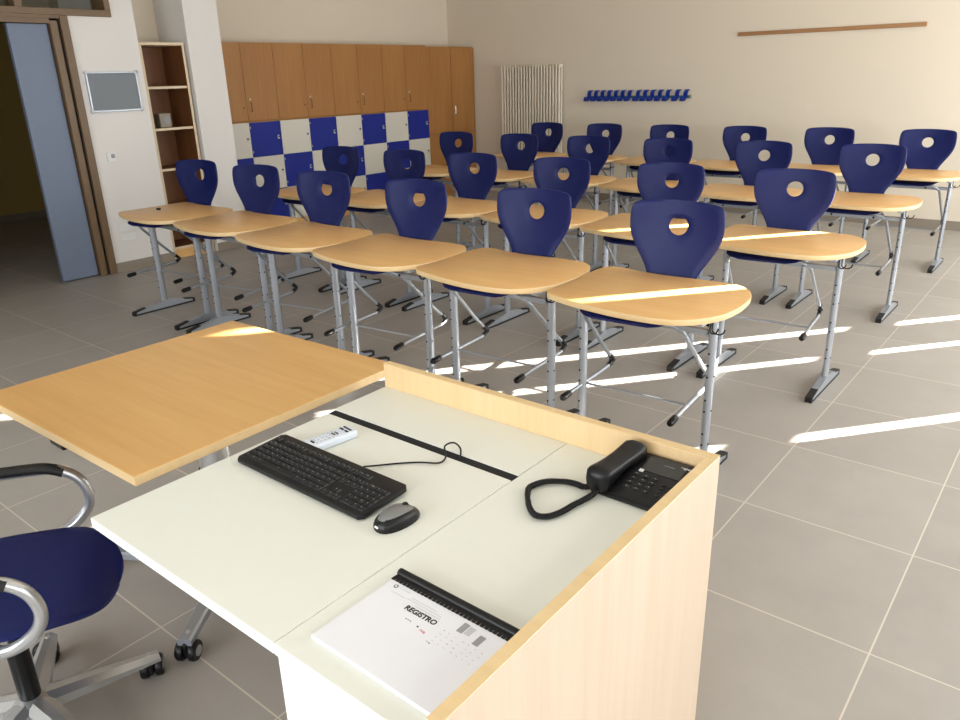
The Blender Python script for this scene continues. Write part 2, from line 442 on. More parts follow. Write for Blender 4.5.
for cc in range(2):
    for z0, z1 in ((.06, .872), (.878, 2.0)):
        dr = MB().box(-.029, -.008, cc*.509+.003, (cc+1)*.509-.003, z0, z1, 'cab', .0015).build('door', None, t)
        if cc:
            h = MB(); yy = .509+.045; zz = z1-.3 if z0 < .5 else z0+.25
            h.tube([(-.008, yy, zz), (.016, yy, zz), (.016, yy, zz+.1), (-.008, yy, zz+.1)], .004, 'alu', 6); h.build('handle', None, dr)

# ------------------------------------------------------------------ back wall: radiator, coat rack, strip
t = empty('radiator', (-6.345, YB-.09, 0)); tag(t, 'tall white column radiator on the back wall beside the wardrobe', 'radiator')
n = 21; W = .488
for k in range(n):
    x = -W+.015+k*(2*W-.03)/(n-1)
    f = MB()
    for yy in (-.028, .028): f.tube([(x, yy, .50), (x, yy, 1.72)], .0125, 'rad', 8)
    f.box(x-.014, x+.014, -.043, .043, 1.705, 1.742, 'rad', .01, seg=2); f.box(x-.014, x+.014, -.043, .043, .48, .52, 'rad', .01, seg=2)
    f.build('column', None, t, smooth=40)
f = MB()
for x in (-.4, .4):
    for z in (.7, 1.55): f.box(x-.012, x+.012, .03, .085, z-.02, z+.02)
f.tube([(W-.02, 0, .5), (W+.05, 0, .5), (W+.05, 0, 0)], .009); f.build('bracket', 'rad', t)

t = empty('coat_rack', (-4.80, YB, 1.335)); tag(t, 'coat rack with a row of blue hooks on the back wall', 'coat rack')
MB().box(-.70, .725, -.022, -.001, -.03, .0, 'green', .003).build('rail', None, t)
MB().box(.725, .75, -.03, -.001, -.035, .005, 'inkg', .004).build('end_cap', None, t)
hx = [-.70+.103*k for k in range(7)]+[.045+.103*k for k in range(3)]+[.36, .47, .60, .715]
for k, x in enumerate(hx):
    x *= .945; f = MB(); pr_ = []
    # a broad band curling out from the wall, up to a scooped tip
    for a in range(0, 13):
        th = PI*.5-a*PI*1.35/12
        pr_.append((-.052-.045*math.cos(PI+th)*1., .045*math.sin(th)))
    P = [(-.006, .062), (-.028, .070), (-.050, .055), (-.046, .022), (-.030, 0), (-.030, -.022), (-.048, -.048), (-.078, -.058), (-.098, -.036), (-.096, -.010)]
    P = [(q.x, q.y) for q in spline([(a, c, 0) for a, c in P], 4)]
    tb = bmesh.new(); w2 = .026; th = .007; ra = []; N = len(P)
    for i, (a, c) in enumerate(P):
        a0, c0 = P[max(0, i-1)]; a1, c1 = P[min(N-1, i+1)]; L = math.hypot(a1-a0, c1-c0) or 1
        nx, nz = -(c1-c0)/L*th, (a1-a0)/L*th
        sk = .02*(c)/.06
        ra.append([tb.verts.new((x+sx_*w2+sk, a+s*nx, c+s*nz)) for sx_, s in ((-1, 0), (1, 0), (1, 1), (-1, 1))])
    for A, B in zip(ra, ra[1:]):
        for j in range(4): tb.faces.new((A[j], A[(j+1) % 4], B[(j+1) % 4], B[j]))
    tb.faces.new(ra[0][::-1]); tb.faces.new(ra[-1]); bmesh.ops.recalc_face_normals(tb, faces=tb.faces[:])
    f.add(tb, 'hook'); f.build('hook', None, t, smooth=40)
b = MB(); b.box(-3.545, -1.655, YB-.022, YB-.001, 1.962, 2.002, 'strip', .003)
o = b.build('picture_rail'); o.data.transform(T(2.6, -YB, -1.98)); o.location = (-2.6, YB, 1.98)
tag(o, 'long thin brown wooden strip fixed high on the back wall', 'rail')

# ------------------------------------------------------------------ student desk
OUT = [(-.400,-.19),(-.375,-.235),(-.31,-.262),(-.20,-.290),(-.02,-.315),(.14,-.312),(.23,-.285),(.30,-.225),(.345,-.14),(.362,-.05),(.362,.06),(.345,.17),(.305,.255),(.235,.310),(.15,.318),(.05,.312),(-.10,.300),(-.22,.306),(-.33,.326),(-.385,.315),(-.412,.26),(-.410,.16),(-.397,.04),(-.396,-.10)]
OUT = [(a*.99+.014, c) for a, c in OUT]
outl = [(q.x, q.y) for q in spline([(a, c, 0) for a, c in OUT], 4, closed=True)]
LX0, LX1, CY = -.295, .295, -.04
DXS = [-1.367,-2.135,-2.893,-3.648,-4.41,-5.165]; DYS = [0, .01, .0, .03, .075, .085]
def make_desk():
    t = empty('school_desk')
    b = MB(); b.prism(outl, .735, .76, 'beech', .003)
    for f in b.bm.faces:
        if abs(f.normal.z) < .5: f.material_index = b.mi('beech_edge')
    b.build('tabletop', None, t, smooth=35)
    for s, x in ((-1, LX0), (1, LX1)):
        lg = MB(); P = [(x, CY, .055), (x, CY, .735)]
        lg.tube(P, .0165, 'metal', 16, sx=1)
        # oval column: stretch along y
        for v in lg.bm.verts: v.co.y = CY+(v.co.y-CY)*1.55
        for k in range(9):
            z = .17+k*.05
            if k in (2, 5): continue
            lg.lathe([(.0045, 0), (.0045, .0035)], 'hole', 8, T(x-.001, CY-.0235, z) @ Matrix.Rotation(PI/2, 4, 'X'))
            if k % 3 == 0: lg.lathe([(.0045, 0), (.0045, .002)], 'hole', 8, T(x+s*.016, CY, z) @ Matrix.Rotation(PI/2*s, 4, 'Y'))
        leg = lg.build('leg', None, t, smooth=50)
        ft = MB(); pts = [(-.275, .012), (-.275, .028), (-.10, .052), (-.04, .068), (.04, .068), (.10, .052), (.215, .028), (.215, .012)]
        tb = bmesh.new(); A = [tb.verts.new((x-.017, CY+a+.02, z)) for a, z in pts]; B = [tb.verts.new((x+.017, CY+a+.02, z)) for a, z in pts]
        tb.faces.new(A); tb.faces.new(B[::-1])
        for i in range(8): tb.faces.new((A[i], B[i], B[(i+1) % 8], A[(i+1) % 8]))
        bmesh.ops.recalc_face_normals(tb, faces=tb.faces[:]); ft.add(tb, 'metal')
        foot = ft.build('foot', None, leg)
        tr = MB(); tr.box(x-.018, x+.018, CY-.262, CY+.242, .0, .0125, 'black_soft')
        tb = bmesh.new()
        for y0, y1, z0, z1 in ((-.262, -.165, .030, .046), (.242, .15, .030, .046)):
            vs = [tb.verts.new((x+sx_*.0175, CY+yy, zz)) for yy, zz in ((y0, .002), (y0, z0), (y1, z1), (y1, z1-.006), (y0+(.02 if y0 < 0 else -.02), z0-.006), (y0+(.02 if y0 < 0 else -.02), .002)) for sx_ in (-1, 1)]
            a = vs[0::2]; c = vs[1::2]
            tb.faces.new(a); tb.faces.new(c[::-1])
            for i in range(6): tb.faces.new((a[i], c[i], c[(i+1) % 6], a[(i+1) % 6]))
        bmesh.ops.recalc_face_normals(tb, faces=tb.faces[:]); tr.add(tb, 'black_soft'); tr.build('foot_trim', None, leg)
    cb = MB(); cb.box(LX0+.017, LX1-.017, CY-.021, CY-.003, .640, .666, 'metal', .003)
    for x in (-.15, .12): cb.lathe([(.007, 0), (.007, .004)], 'hole', 10, T(x, CY-.021, .653) @ Matrix.Rotation(PI/2, 4, 'X'))
    cb.build('crossbar', None, t)
    for x in (LX0, LX1): MB().box(x-.014, x+.014, CY-.15, CY+.26, .716, .7345, 'metal', .003).build('top_support', None, t)
    for s, x in ((-1, LX0-.005), (1, LX1+.024)):
        hk = MB()
        P = spline([(x, CY-.075, .733), (x, CY-.078, .70), (x+.004, CY-.08, .683), (x+.026, CY-.082, .676), (x+.045, CY-.084, .684), (x+.052, CY-.085, .70)], 4)
        hk.tube(P, .0032, 'black', 6)
        if s > 0: hk.build('bag_hook', None, t, smooth=60)
        else: hk.bm.free()
    hk = MB(); P = spline([(LX1+.002, CY-.03, .72), (LX1+.004, CY-.045, .69), (LX1+.01, CY-.06, .672), (LX1+.03, CY-.06, .669), (LX1+.04, CY-.055, .69)], 4)
    hk.tube(P, .0032, 'black', 6); hk.build('bag_hook', None, t, smooth=60)
    return t

# ------------------------------------------------------------------ student chair (hung on the desk, runners off the floor)
def backrest_mesh(b):
    # outline half-widths by height; star-shaped round the hole
    HZ = .967; HR = .042
    side = [(1.079, 0), (1.077, .10), (1.071, .172), (1.063, .199), (1.048, .211), (1.02, .2165), (.98, .2185), (.94, .215), (.90, .203), (.86, .182), (.82, .157), (.785, .135), (.75, .119), (.715, .113), (.69, .113), (.685, .06), (.685, 0)]
    R = [(w, z) for z, w in side]; L = [(-w, z) for z, w in side[-2:0:-1]]
    poly = R+L
    poly = [(q.x, q.y) for q in spline([(a, c, 0) for a, c in poly], 3, closed=True)]
    N = len(poly); rings = 9
    def warp(x, z, off):
        t = max(0, (z-.69)/.39)
        y = .335+.075*t**1.25 - (.85*x*x)*(.45+.75*t) + .02*math.sin(PI*t)
        # surface normal approx
        nx = 1.7*x*(.45+.75*t); nn = Vector((nx, 1, -.18)).normalized()
        return Vector((x, y, z))+nn*off
    tb = bmesh.new(); faces = []
    grid = {}
    for side_, off in ((0, -.0055), (1, .0055)):
        for i in range(rings+1):
            for j in range(N):
                x, z = poly[j]; ang = math.atan2(z-HZ, x); hx_, hz_ = HR*1.06*math.cos(ang), HZ+HR*math.sin(ang)
                f = i/rings; o = off
                if i == 0 or i == rings: o = off*.45
                inset = .997 if (i == rings-1) else None
                if i == rings-1: f = .975
                if i == 1: f = .03
                grid[(side_, i, j)] = tb.verts.new(warp(hx_+(x-hx_)*f, hz_+(z-hz_)*f, o))
    for s in (0, 1):
        for i in range(rings):
            for j in range(N):
                q = (grid[(s, i, j)], grid[(s, i, (j+1) % N)], grid[(s, i+1, (j+1) % N)], grid[(s, i+1, j)])
                tb.faces.new(q if s else q[::-1])
    for i in (0, rings):
        for j in range(N):
            q = (grid[(0, i, j)], grid[(0, i, (j+1) % N)], grid[(1, i, (j+1) % N)], grid[(1, i, j)])
            tb.faces.new(q)
    bmesh.ops.recalc_face_normals(tb, faces=tb.faces[:]); b.add(tb, 'shell')

def loft_shell(b, prof, m, th=.011, nx=14, edge=.35, dish=.0):
    """prof: list of (y, z, halfwidth); builds a thin curved sheet with thickness"""
    tb = bmesh.new(); G = {}
    n = len(prof)
    for s in (0, 1):
        for i, (y, z, w) in enumerate(prof):
            y0, z0, _ = prof[max(0, i-1)]; y1, z1, _ = prof[min(n-1, i+1)]
            L = math.hypot(y1-y0, z1-z0) or 1; ny, nz = -(z1-z0)/L, (y1-y0)/L
            if nz < 0 and abs(nz) > .3: ny, nz = -ny, -nz
            for j in range(nx+1):
                u = -1+2*j/nx; u = math.sin(u*PI/2)*.5+u*.5
                e = dish*(1-u*u)
                off = (0 if s else -th)-e
                if j in (0, nx) or i in (0, n-1): off = -th*.5-e+(.15*th if s else -.15*th)
                G[(s, i, j)] = tb.verts.new((u*w, y+ny*off, z+nz*off))
    for s in (0, 1):
        for i in range(n-1):
            for j in range(nx): tb.faces.new((G[(s, i, j)], G[(s, i+1, j)], G[(s, i+1, j+1)], G[(s, i, j+1)]))
    for i in range(n-1):
        for j in (0, nx): tb.faces.new((G[(0, i, j)], G[(0, i+1, j)], G[(1, i+1, j)], G[(1, i, j)]))
    for j in range(nx):
        for i in (0, n-1): tb.faces.new((G[(0, i, j)], G[(0, i, j+1)], G[(1, i, j+1)], G[(1, i, j)]))
    bmesh.ops.recalc_face_normals(tb, faces=tb.faces[:]); b.add(tb, m)

def make_chair():
    t = empty('school_chair')
    b = MB(); backrest_mesh(b); b.build('backrest', None, t, smooth=60)
    b = MB()
    prof = [(-.195, .672, .12), (-.190, .684, .165), (-.17, .694, .19), (-.12, .702, .203), (-.04, .703, .208), (.06, .698, .206), (.15, .694, .196), (.22, .692, .18), (.27, .6945, .162), (.300, .7005, .147), (.322, .712, .137), (.338, .728, .130)]
    loft_shell(b, prof, 'shell', dish=.008); b.build('seat', None, t, smooth=60)
    fr = MB()
    P = [(-.238, .235, .355), (-.232, .14, .44), (-.225, .04, .54), (-.219, -.035, .612), (-.205, -.065, .642), (-.175, -.083, .660), (-.13, -.09, .666), (0, -.09, .667)]
    P = P+[(-x, y, z) for x, y, z in P[-2::-1]]
    fr.tube(spline(P, 4), .0095, 'metal', 10)
    for s in (-1, 1): fr.box(s*.13-.02, s*.13+.02, -.115, -.06, .672, .688, 'black', .003)
    fr.build('frame', None, t, smooth=60)
    for s in (-1, 1):
        r = MB()
        r.tube(spline([(s*.239, .248, .345), (s*.24, .266, .322), (s*.241, .253, .305), (s*.242, .21, .300), (s*.244, -.05, .296), (s*.246, -.17, .292)], 4), .0095, 'metal', 10)
        ru = r.build('runner', None, t, smooth=60)
        c = MB(); c.tube([(s*.246, -.142, .293), (s*.246, -.148, .2928), (s*.2465, -.202, .2905), (s*.2467, -.21, .290)], [.0125, .0155, .0155, .011], 'black', 10); c.build('end_cap', None, ru, smooth=40)
        c = MB(); c.tube(spline([(s*.2385, .237, .355), (s*.2395, .265, .331), (s*.2405, .266, .312), (s*.2415, .235, .3015)], 3), [.0125]*4+[.016]*2+[.0125]*4, 'black', 10); c.build('joint', None, ru, smooth=40)
    MB().tube([(-.243, -.01, .296), (.243, -.01, .296)], .006, 'metal', 8).build('stretcher', None, t, smooth=60)
    return t

rowsd = [  # name, x of right-most desk centre, pitch, y, measured chair x (right to left)
    ('front', -1.365, .765, 2.80, [-1.469,-2.247,-3.070,-3.875,-4.579,-5.39]),
    ('second', -1.250, .768, 4.12, [-1.375,-2.13,-2.937,-3.731,-4.439,-5.205]),
    ('third', -1.280, .780, 5.72, [-1.338,-2.117,-2.918,-3.689,-4.457,-5.251]),
    ('back', -1.258, .785, 7.35, [-1.271,-2.082,-2.88,-3.685,-4.467,-5.234])]
pos = ['at the open right end of', 'second from the right in', 'third from the right in', 'third from the left in', 'second from the left in', 'at the far left end of']
dproto = make_desk(); cproto = make_chair(); first = True
for rn, x0, pitch, yr, cx in rowsd:
    for k in range(6):
        dx = x0-k*pitch; yy = yr
        if rn == 'front': dx = DXS[k]; yy = yr+DYS[k]
        d = dproto if first else dup(dproto)
        d.location = (dx, yy, 0)
        tag(d, 'beech topped school desk, %s the %s row' % (pos[k], rn), 'desk', 'school desks in four rows')
        c = cproto if first else dup(cproto)
        off = max(-.24, min(.02, cx[k]*(yy+.40)/(yr+.42)-dx+.015))
        yaw = -off*.3/.38; c.rotation_euler = (0, 0, yaw)
        c.location = (dx+off*.68, yy, {'front': 0, 'second': .005, 'third': .015, 'back': .010}[rn])
        tag(c, 'blue chair hung on its desk, %s the %s row' % (pos[k], rn), 'chair', 'blue chairs hung on the desks')
        first = False
o = MB().box(-.016, .016, -.008, .008, 0, .014, 'black', .004, seg=2).build('pencil_sharpener'); o.location = (-5.36, 2.87, .7605); o.rotation_euler = (0, 0, .3)
tag(o, 'tiny black object lying on the far left desk of the front row', 'sharpener')

# ------------------------------------------------------------------ teacher's white desk with raised beech rim
t = empty('teacher_desk', (-1.04, .995, 0)); tag(t, 'white teacher desk with raised beech rim and closed side in the foreground', 'desk')
def P_(n, m, *boxes, bev=.001, parent=t):
    b = MB()
    for x0, x1, y0, y1, z0, z1 in boxes: b.box(x0+1.04, x1+1.04, y0-.995, y1-.995, z0, z1, m, bev)
    return b.build(n, None, parent)
w = P_('worktop', 'white_lam', (-1.538, -.9085, .552, 1.209, .736, .76)); 
w = P_('rear_strip', 'white_lam', (-1.545, -.9085, 1.238, 1.4385, .736, .76))
w = P_('side_top', 'white_lam', (-.9065, -.5525, .552, 1.4385, .736, .76))
for n_ in ('worktop',):
    for o_ in t.children:
        if o_.name.startswith(n_) or o_.name.startswith('side_top'):
            o_.data.materials.append(M['white_edge'])
            for p_ in o_.data.polygons:
                if abs(p_.normal.z) < .5: p_.material_index = 1
P_('cable_slot', 'hole', (-1.540, -.9075, 1.2095, 1.2375, .725, .7575), bev=0)
P_('rear_panel', 'panel_in', (-1.549, -.5515, 1.439, 1.4625, .05, .832), bev=.0015)
P_('side_panel', 'panel', (-.5515, -.529, .540, 1.4625, .0, .832), bev=.0015)
P_('edge_band', 'beech_edge', (-1.549, -.529, 1.4395, 1.462, .8322, .8336), (-.551, -.5295, .5405, 1.439, .8322, .8336), bev=0)
P_('front_panel', 'white_edge', (-.905, -.5525, .556, .574, .0, .735))
P_('cabinet_side', 'white_edge', (-.905, -.887, .575, 1.438, .0, .735))
P_('support_leg', 'metal', (-1.53, -1.49, 1.37, 1.438, 0, .735))

# ------------------------------------------------------------------ wooden teacher table on casters
t = empty('wooden_table', (-2.045, 1.14, 0)); tag(t, 'square beech table on a silver wheeled base left of the white desk', 'table')
b = MB(); C4 = [(-2.500, .681), (-1.634, .700), (-1.648, 1.592), (-2.514, 1.567)]
b.prism([(x+2.045, y-1.14) for x, y in C4], .733, .76, 'beech_t', .0015, 1)
for f in b.bm.faces:
    if abs(f.normal.z) < .5: f.material_index = b.mi('beech_edge')
b.build('tabletop', None, t)
b = MB(); b.tube([(0, 0, .11), (0, 0, .45)], .056, 'metal', 24); b.tube([(0, 0, .45), (0, 0, .725)], .050, 'alu', 20); b.tube([(0, 0, .44), (0, 0, .46)], .057, 'black', 24)
b.build('column', None, t, smooth=40)
b = MB(); b.box(-.2, .2, -.05, .05, .718, .732, 'metal', .003); b.build('mounting_plate', None, t)
b = MB(); b.lathe([(.068, .075), (.072, .1), (.064, .13), (.058, .14)], 'metal', 24); b.build('hub', None, t, smooth=40)
def caster(parent, x, y, a):
    b = MB(); mwx = T(x, y, 0) @ rz(a)
    for s in (-1, 1):
        b.lathe([(.012, -.009), (.024, -.009), (.027, -.005), (.027, .005), (.024, .009), (.012, .009)], 'black', 20, mwx @ T(.012, s*.016, .0272) @ Matrix.Rotation(PI/2, 4, 'X'))
        b.lathe([(.014, 0), (.014, .002)], 'inkg', 16, mwx @ T(.012, s*.0255+(.001 if s < 0 else 0), .0272) @ Matrix.Rotation(-PI/2*s, 4, 'X'))
    b.box(-.018, .03, -.006, .006, .02, .058, 'black', .004, rot=mwx)
    b.lathe([(.006, .04), (.006, .075)], 'alu', 10, mwx)
    for v in b.bm.verts: v.co = Vector((x+(v.co.x-x)*1.22, y+(v.co.y-y)*1.22, v.co.z*1.18))
    return b.build('caster', None, parent, smooth=40)
for k, (a, ln) in enumerate(((-57, .355), (31, .40), (121, .40), (206, .53))):
    a = math.radians(a); ux, uy = math.cos(a), math.sin(a)
    b = MB(); n = 10; tb = bmesh.new(); rg = []
    for i in range(n+1):
        f = i/n; d_ = .03+f*(ln-.02); zt = .128-.045*f; zb = .09-.03*f+.0; w_ = .026-.004*f
        rg.append([tb.verts.new((ux*d_-uy*s*w_, uy*d_+ux*s*w_, z)) for s, z in ((-1, zb), (1, zb), (1, zt-.006), (.7, zt), (-.7, zt), (-1, zt-.006))])
    for A, B in zip(rg, rg[1:]):
        for j in range(6): tb.faces.new((A[j], A[(j+1) % 6], B[(j+1) % 6], B[j]))
    tb.faces.new(rg[0][::-1]); tb.faces.new(rg[-1]); bmesh.ops.recalc_face_normals(tb, faces=tb.faces[:]); b.add(tb, 'metal')
    arm = b.build('base_arm', None, t, smooth=30)
    caster(arm, ux*(ln-.02), uy*(ln-.02), a+.6*k)
b = MB(); b.box(-.06, .02, -.44, -.42, .708, .732, 'black', .005, seg=2); b.build('table_catch', None, t)

# ------------------------------------------------------------------ teacher swivel chair (local +x = facing)
th = math.radians(54)
t = empty('swivel_chair', (-1.925, .448, 0), th); tag(t, 'blue swivel chair with silver loop armrests and five wheeled base', 'chair')
b = MB(); prof0 = []
for i in range(41):
    u = math.sin((-1+2*i/40)*PI/2)
    w_ = .228*max(0, 1-abs(u)**2.7)**(1/2.5)+.004
    fwd = .045+u*.232
    z = .482+.014*max(0, -u)**2-.05*max(0, u-.45)**2/.3
    prof0.append((fwd, z, w_))
loft_shell(b, prof0, 'shell', th=.013, nx=18, dish=.012)
for v in b.bm.verts: v.co = Vector((v.co.y, -v.co.x, v.co.z))
b.build('seat', None, t, smooth=60)
b = MB()
pr2 = [(z, w) for z, w in ((.60, .10), (.605, .15), (.64, .175), (.70, .19), (.77, .2), (.84, .205), (.90, .2), (.93, .17), (.945, .11))]
loft_shell(b, [(-.215-.10*(z-.6)/.35, z, w) for z, w in pr2], 'shell', th=.012, nx=14)
for v in b.bm.verts: v.co = Vector((v.co.y+.9*v.co.x**2, -v.co.x, v.co.z))
b.build('backrest', None, t, smooth=60)
b = MB(); b.tube(spline([(-.02, 0, .42), (-.15, 0, .415), (-.225, 0, .44), (-.25, 0, .52), (-.262, 0, .70)], 5), .014, 'metal', 10); b.build('back_support', None, t, smooth=50)
b = MB(); b.tube([(0, 0, .12), (0, 0, .28)], .026, 'black', 20); b.tube([(0, 0, .28), (0, 0, .44)], .015, 'black', 16)
b.build('gas_column', None, t, smooth=40)
b = MB(); b.box(-.09, .09, -.10, .10, .435, .455, 'black', .004); b.box(-.05, .05, -.235, .235, .442, .454, 'metal', .003); b.build('seat_plate', None, t)
for s in (-1, 1):
    y0 = s*.258
    path = spline([(.03, s*.20, .447), (.07, s*.235, .45), (.122, s*.25, .474), (.163, y0, .515), (.174, y0, .56), (.156, y0, .61), (.11, y0, .642), (.05, y0, .648), (-.10, y0, .648), (-.20, y0, .645), (-.245, s*.235, .635), (-.262, s*.17, .62), (-.268, s*.06, .61), (-.268, 0, .61)], 6)
    b = MB(); b.tube(path, .0145, 'alu', 14); a_ = b.build('armrest', None, t, smooth=60)
    b = MB(); b.tube(spline([(.125, y0, .634), (.09, y0, .649), (.04, y0, .654), (-.10, y0, .654), (-.19, y0, .652)], 5), .0175, 'black_soft', 14, sx=.85); b.build('arm_pad', None, a_, smooth=50)
b = MB(); b.lathe([(.045, .07), (.055, .085), (.05, .115), (.03, .13)], 'alu', 24); b.build('hub', None, t, smooth=40)
for k in range(5):
    a = math.radians(79+72*k)-th; ux, uy = math.cos(a), math.sin(a); ln = .30
    b = MB(); n = 8; tb = bmesh.new(); rg = []
    for i in range(n+1):
        f = i/n; d_ = .02+f*(ln-.0); zt = .128-.046*f; zb = .085-.024*f; w_ = .037-.016*f
        rg.append([tb.verts.new((ux*d_-uy*s*w_, uy*d_+ux*s*w_, z)) for s, z in ((-1, zb), (1, zb), (1, zt-.012), (.35, zt), (-.35, zt), (-1, zt-.012))])
    for A, B in zip(rg, rg[1:]):
        for j in range(6): tb.faces.new((A[j], A[(j+1) % 6], B[(j+1) % 6], B[j]))
    tb.faces.new(rg[0][::-1]); tb.faces.new(rg[-1]); bmesh.ops.recalc_face_normals(tb, faces=tb.faces[:]); b.add(tb, 'alu')
    arm = b.build('base_arm', None, t, smooth=25)
    caster(arm, ux*(ln-.005), uy*(ln-.005), a+1.2+.7*k)

# ------------------------------------------------------------------ things on the white desk
TZ = .7603
# keyboard
t = empty('keyboard', (-1.276, .958, TZ), -.006); tag(t, 'black full size keyboard lying on the white desk', 'keyboard')
b = MB(); W2, D2 = .222, .073
prof = [(-W2, -D2+.01), (-W2+.01, -D2), (W2-.01, -D2), (W2, -D2+.01), (W2, D2-.01), (W2-.01, D2), (-W2+.01, D2), (-W2, D2-.01)]
tilt = T(0, 0, .0055) @ Matrix.Rotation(math.radians(3), 4, 'X')
b.prism(prof, 0, .012, 'black', .003, 2, tilt); b.build('case', None, t, smooth=40)
def key(x, y, w=1., h=1.):
    ww = (w*.0188-.0028)/2; hh = (h*.0175-.0028)/2; tb = bmesh.new()
    A = [tb.verts.new((x+sx_*ww, y+sy*hh, .0118)) for sx_, sy in ((-1,-1),(1,-1),(1,1),(-1,1))]
    B = [tb.verts.new((x+sx_*(ww-.0014), y+sy*(hh-.0014), .0152)) for sx_, sy in ((-1,-1),(1,-1),(1,1),(-1,1))]
    tb.faces.new(B)
    for i in range(4): tb.faces.new((A[i], A[(i+1) % 4], B[(i+1) % 4], B[i]))
    return tb
xl = -.212
rowsY = [.045, .0205, .003, -.0145, -.032, -.0495]
ROWS = [[1, -1, 1, 1, 1, 1, -.5, 1, 1, 1, 1, -.5, 1, 1, 1, 1, -.25, 1, 1, 1], [1]*13+[2, -.25, 1, 1, 1, -.25, 1, 1, 1, 1],
        [1.5]+[1]*12+[1.5, -.25, 1, 1, 1, -.25, 1, 1, 1, 1], [1.75]+[1]*12+[1.25, -3.5, 1, 1, 1, 1],
        [1.25]+[1]*11+[2.75, -1.25, 1, -1.25, 1, 1, 1, 1], [1.25, 1.25, 1.25, 6.25, 1.25, 1.25, 1.25, 1.25, -.25, 1, 1, 1, -.25, 2, 1, 1]]
rest = MB(); made = 0
for ri in (5, 4, 3, 2, 1, 0):
    x = xl
    for w_ in ROWS[ri]:
        if w_ > 0:
            cx_ = x+w_*.0188/2; made += 1
            kb_ = MB() if made <= 98 else rest
            kb_.add(key(cx_, rowsY[ri], w_), 'key', tilt)
            tb = bmesh.new(); bmesh.ops.create_grid(tb, x_segments=1, y_segments=1, size=.0014); tb.transform(T(cx_-.003, rowsY[ri]+.002, .0154)); kb_.add(tb, 'keyprint', tilt)
            if made <= 98: kb_.build('key', None, t)
        x += abs(w_)*.0188
tag(rest.build('key_row', None, t), kind='stuff')
b = MB(); b.tube(spline([(-1.213, 1.040, .772), (-1.203, 1.067, .766), (-1.166, 1.113, .764), (-1.13, 1.145, .764), (-1.095, 1.163, .765), (-1.088, 1.18, .766), (-1.10, 1.203, .768), (-1.125, 1.228, .774), (-1.112, 1.246, .780), (-1.085, 1.24, .774), (-1.074, 1.224, .755)], 6), .0022, 'black', 8)
o = b.build('keyboard_cable', None, t, smooth=60); o.data.transform(t.matrix_basis.inverted() if False else (rz(.006) @ T(1.276, -.958, -TZ)))
# mouse
t = empty('computer_mouse', (-.997, .932, TZ), math.radians(-8)); tag(t, 'black and silver computer mouse right of the keyboard', 'mouse')
def blob(b, m, L, Wd, Ht, z0=0, cut=None, n=20, shift=0):
    tb = bmesh.new(); bmesh.ops.create_uvsphere(tb, u_segments=28, v_segments=16, radius=1)
    for v in tb.verts:
        x, y, z = v.co
        px = math.copysign(abs(x)**.85, x); py = math.copysign(abs(y)**.85, y)
        zz = max(z, -.15)
        v.co = Vector((px*Wd*(1-.10*max(0, y)-.12*(1-y*y)*0), py*L, z0+(zz+.15)/1.15*Ht*(1-.28*max(0, y)**1.5)))
    bmesh.ops.recalc_face_normals(tb, faces=tb.faces[:]); b.add(tb, m)
b = MB(); blob(b, 'black', .054, .032, .034); b.build('body', None, t, smooth=60)
b = MB(); blob(b, 'mouse', .051, .0285, .0362, .0008); b.build('top_cover', None, t, smooth=60)
b = MB(); b.lathe([(.008, -.003), (.009, 0), (.008, .003)], 'black_soft', 16, T(0, .022, .0285) @ Matrix.Rotation(PI/2, 4, 'Y')); b.build('scroll_wheel', None, t, smooth=40)
b = MB(); b.box(-.006, .006, -.0545, -.048, .008, .013, 'plastic_w', .002); b.build('label_spot', None, t)
# remote
t = empty('remote_control', (-1.392, 1.092, TZ), math.radians(-8)); tag(t, 'small pale white remote control behind the keyboard', 'remote')
b = MB(); b.box(-.026, .026, -.068, .068, 0, .02, 'remote', .006, seg=3); b.build('body', None, t, smooth=40)
for i in range(6):
    for j in range(3):
        MB().lathe([(.0038, 0), (.0032, .0015)], 'inkl', 10, T(-.013+j*.013, -.045+i*.012, .0199)).build('button', None, t)
for x0, x1, y0, y1 in ((-.008, .008, -.053, -.047), (-.008, .008, .009, .013), (-.008, .008, .018, .022), (-.018, -.002, .040, .046), (.004, .018, .040, .046), (-.018, .016, .052, .057)):
    tag(MB().box(x0, x1, y0, y1, .0198, .0214, 'ink', .0005).build('button', None, t), 'black button')
# register
t = empty('class_register', (-.7165, .7, TZ), -.012); tag(t, 'white spiral bound class register titled REGISTRO with black binding', 'book')
b = MB(); b.box(-.146, .148, -.105, .088, 0, .008, 'paper', .0008); b.build('pages', None, t)
b = MB()
b.tube([(-.148, .103, .0085), (.150, .103, .0085)], .0085, 'black', 12); 
for k in range(33):
    x = -.144+k*.009; b.box(x-.0040, x+.0040, .0795, .100, .0076, .0096, 'black', .0008)
b.box(-.147, .149, .0885, .103, .0005, .0098, 'black'); b.build('comb_binding', None, t, smooth=40)
text_obj('title', 'REGISTRO', .0155, -.036, .040, .0083, 'ink', t, bold=.00035)
b = MB(); z0, z1 = .0080, .0085
def mk(x0, x1, y0, y1, m): b.box(x0, x1, y0, y1, z0, z1, m)
random.seed(3)
for (x0, x1, y0) in ((-.115, -.095, .0700), (-.122, -.092, .0555), (-.08, -.02, .0635), (-.085, -.01, .0575), (-.06, -.005, .0515)):
    x = x0
    while x < x1:
        l_ = random.uniform(.002, .006); mk(x, x+l_, y0-.0004, y0+.0005, 'inkl'); x += l_+.0012
for x in (-.051, -.046, -.041): mk(x, x+.003, .0185, .0196, 'ink')
mk(-.022, -.019, .0150, .0178, 'ink')
b.lathe([(.0045, 0), (.0045, .0004), (.0028, .0004)], 'ink', 14, T(-.125, .070, .0080)); b.lathe([(.0026, .0002), (.0026, .0006)], 'paper', 14, T(-.125, .070, .0080))
